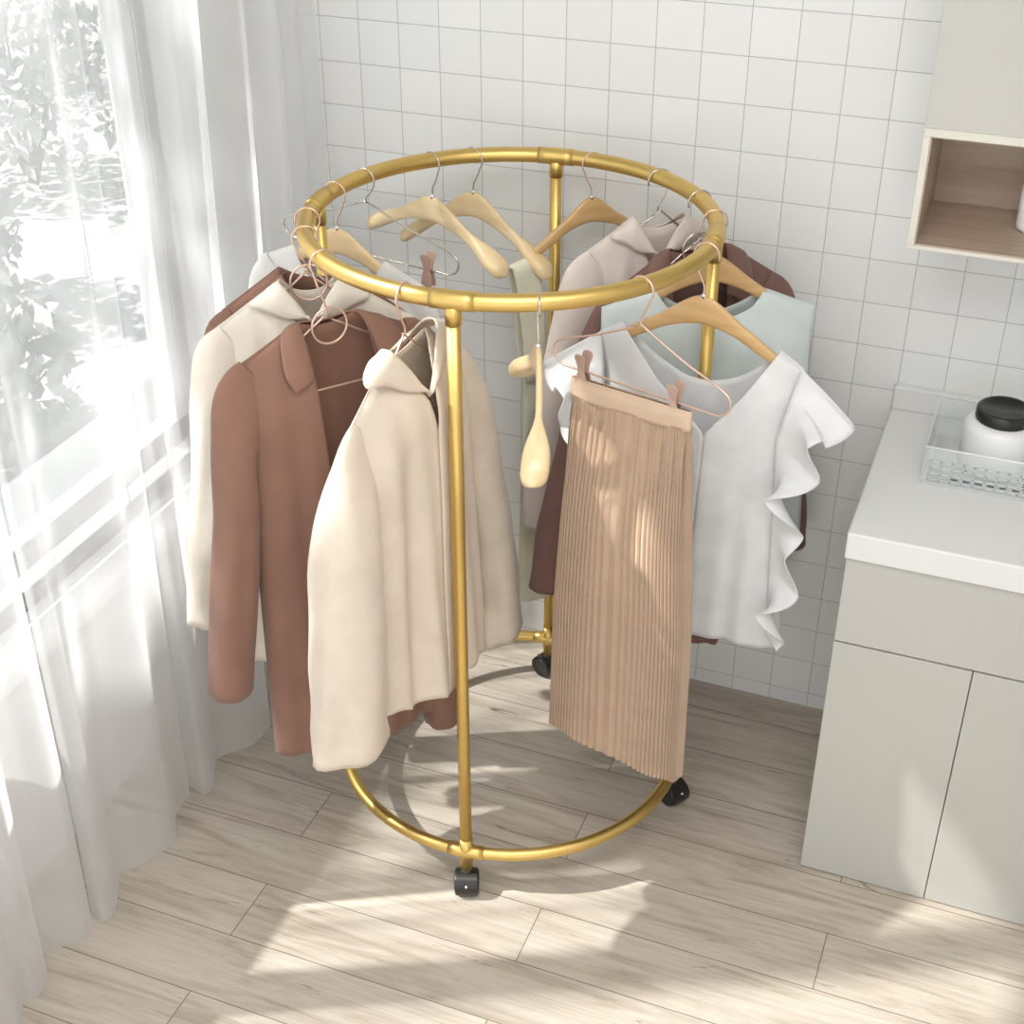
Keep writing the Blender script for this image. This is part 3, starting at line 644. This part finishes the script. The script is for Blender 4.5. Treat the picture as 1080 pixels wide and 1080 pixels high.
tag(bt, 'small rounded white bottle standing in the oak niche at the right edge', 'bottle')
# ------------------------------------------------------------------ tray and canister on the worktop
tr = empty('storage_basket', (1.40, -.33, .9085), 0, 'clear acrylic storage basket with slotted sides standing on the worktop', 'basket')
Lx, Ly, Hh = .42, .235, .085
obj('base', B(.012, Lx-.012, .012, Ly-.012, 0, .003), M['clear'], tr, smooth=False)
for nm, q in (('side_wall', ((0, Lx, 0, .003, .0, Hh), (.0, Lx, Ly-.003, Ly, 0, Hh))), ('end_wall', ((0, .003, .003, Ly-.003, 0, Hh), (Lx-.003, Lx, .003, Ly-.003, 0, Hh)))):
    for b_ in q: obj(nm, B(*b_), M['clear'], tr, smooth=False)
bm = bmesh.new()
for z in (.012, .026, .040, .054): box(bm, .01, Lx-.01, -.0016, .0, z, z+.003); box(bm, -.0016, 0, .01, Ly-.01, z, z+.003)
for i in range(19): box(bm, .012+i*.022, .0145+i*.022, -.0016, 0, .012, .057)
for i in range(10): box(bm, -.0016, 0, .012+i*.022, .0145+i*.022, .012, .057)
obj('lattice', bm, M['frame'], tr, smooth=False)
bm = bmesh.new()
for i in range(9): box(bm, .058+i*.024, .072+i*.024, -.0022, -.0016, .020, .0225)
for i in range(6): box(bm, .196, .226, -.0022, -.0016, .026+i*.006, .0275+i*.006)
obj('slot_row', bm, M['lid'], tr, smooth=False)
obj('rim', T_([(0, 0, Hh), (Lx, 0, Hh), (Lx, Ly, Hh), (0, Ly, Hh)], .0022, 6, True), M['jar'], tr)
cn = empty('canister', (1.535, -.205, .9120), 0, 'white canister with a black round lid standing in the clear basket', 'canister')
obj('jar_body', lathe(bmesh.new(), [(0, 0), (.07, 0), (.076, .006), (.076, .09), (.07, .102), (.06, .108), (0, .108)], 40), M['jar'], cn)
ld = obj('lid', lathe(bmesh.new(), [(0, .109), (.056, .109), (.057, .112), (.0565, .13), (.053, .134), (.046, .134), (.044, .131), (0, .131)], 40), M['lid'], cn)
bm = bmesh.new(); box(bm, .045, .075, -.014, .014, .122, .130); obj('lid_tab', bm, M['lid'], ld, smooth=False, bevel=.002)
# ------------------------------------------------------------------ outdoors
struct('trim_1', B(-.95, XW-.18, -6, 6, -.3, .42), M['lintel'])
gd = struct('floor_garden', B(-14, -.4, -10, 22, -.42, -.35), M['paving'])
def leaves(bm, c, r, n, size, rnd):
    for i in range(n):
        d = Vector((rnd.gauss(0, 1), rnd.gauss(0, 1), rnd.gauss(0, .8))); d = d.normalized()*(rnd.random()**.4); p = Vector(c)+Vector((d.x*r[0], d.y*r[1], d.z*r[2]))
        a = Vector((rnd.gauss(0, 1), rnd.gauss(0, 1), rnd.gauss(0, 1))).normalized(); b = a.orthogonal().normalized(); s = size*rnd.uniform(.6, 1.2)
        vs = [bm.verts.new(p+a*s), bm.verts.new(p+b*s*.45+a*s*.1), bm.verts.new(p-a*s), bm.verts.new(p-b*s*.45-a*s*.1)]; bm.faces.new(vs)
rnd = random.Random(4)
labs = ['grey-green garden shrub outside, nearest the window glass', 'grey-green garden shrub outside behind the nearest one', 'tall garden shrub outside at the left edge of the glass', 'low garden shrub outside seen above the sill', 'far garden shrub outside, highest through the glass']
for i, (x, y, r) in enumerate(((-2.1, .8, .38), (-3.2, 1.7, .5), (-3.9, 3.4, .7), (-2.5, .1, .3), (-5.6, 5.2, .9))):
    e = empty('garden_shrub', (x, y, -.35), 0, labs[i], 'shrub', 'shrubs in the garden')
    bm = bmesh.new(); leaves(bm, (0, 0, r*1.0), (r, r, r*.95), 900, .06, rnd); obj('foliage', bm, M['leaf'], e, smooth=False)
    bm = bmesh.new()
    for k in range(7):
        a = k*.9; tube(bm, [(0, 0, 0), (r*.25*math.cos(a), r*.25*math.sin(a), r*.7), (r*.5*math.cos(a), r*.5*math.sin(a), r*1.5)], [.02, .012, .004], 6)
    obj('stems', bm, M['bark'], e)
# tree whose crown breaks up the sun on the floor
tre = empty('garden_tree', (-2.7, -2.6, -.35), 0, 'tall garden tree outside the window whose leaves dapple the sunlight', 'tree')
bm = bmesh.new(); tube(bm, [(0, 0, 0), (.03, 0, 1.2), (-.02, .05, 2.4), (0, .1, 4.7)], [.09, .075, .05, .02], 10)
for k in range(9):
    a = k*2.4; z = 3.2+k*.17; tube(bm, [(0, .1, z), (-.1+.2*math.cos(a), .45+.3*math.sin(a), z+.3), (-.1+.4*math.cos(a), .55+.5*math.sin(a), z+.5)], [.03, .018, .006], 6)
obj('trunk', bm, M['bark'], tre)
bm = bmesh.new()
for c, rr_ in (((0, .05, 4.9), .2), ((.1, .6, 4.8), .35), ((.0, 1.2, 4.9), .4), ((0, 1.05, 5.55), .4), ((0, .72, 5.35), .35)): leaves(bm, c, (rr_, rr_, rr_*.6), int(1000*rr_*rr_)+25, .07, rnd)  # last two clumps added to keep sun off the upper wall tiles
obj('crown', bm, M['leaf'], tre, smooth=False)
# ------------------------------------------------------------------ light
w = bpy.data.worlds.new('sky'); bpy.context.scene.world = w; w.use_nodes = True
bg = w.node_tree.nodes['Background']; bg.inputs[0].default_value = (.93, .96, 1.0, 1); bg.inputs[1].default_value = 1.6
sun = bpy.data.objects.new('sun', bpy.data.lights.new('sun', 'SUN')); C.objects.link(sun)
sun.data.energy = 10.5; sun.data.angle = math.radians(1.2); sun.data.color = (1, .98, .95)
d = Vector((.1000, .04937, -.11727)); sun.rotation_euler = d.to_track_quat('-Z', 'Y').to_euler()
# soft fill panel added under the ceiling, out of view, to brighten the room
lp = empty('fill_panel', (1.3, -2.0, 2.748), 0, 'flat square white fill light panel added overhead, out of view', 'fill light')
obj('fill_panel_frame', B((-.66, .66, -.66, -.6, -.03, 0), (-.66, .66, .6, .66, -.03, 0), (-.66, -.6, -.6, .6, -.03, 0), (.6, .66, -.6, .6, -.03, 0)), M['frame'], lp, smooth=False)
al = bpy.data.objects.new('ceiling_lamp_light', bpy.data.lights.new('ceiling_lamp_light', 'AREA')); C.objects.link(al)
al.data.shape = 'SQUARE'; al.data.size = 1.2; al.data.energy = 30; al.data.color = (1, .985, .97); al.location = (1.3, -2.0, 2.73)
v = bpy.context.scene.view_settings
v.view_transform = 'Standard'; v.look = 'None'; v.gamma = 1; v.exposure = 0; v.use_curve_mapping = False
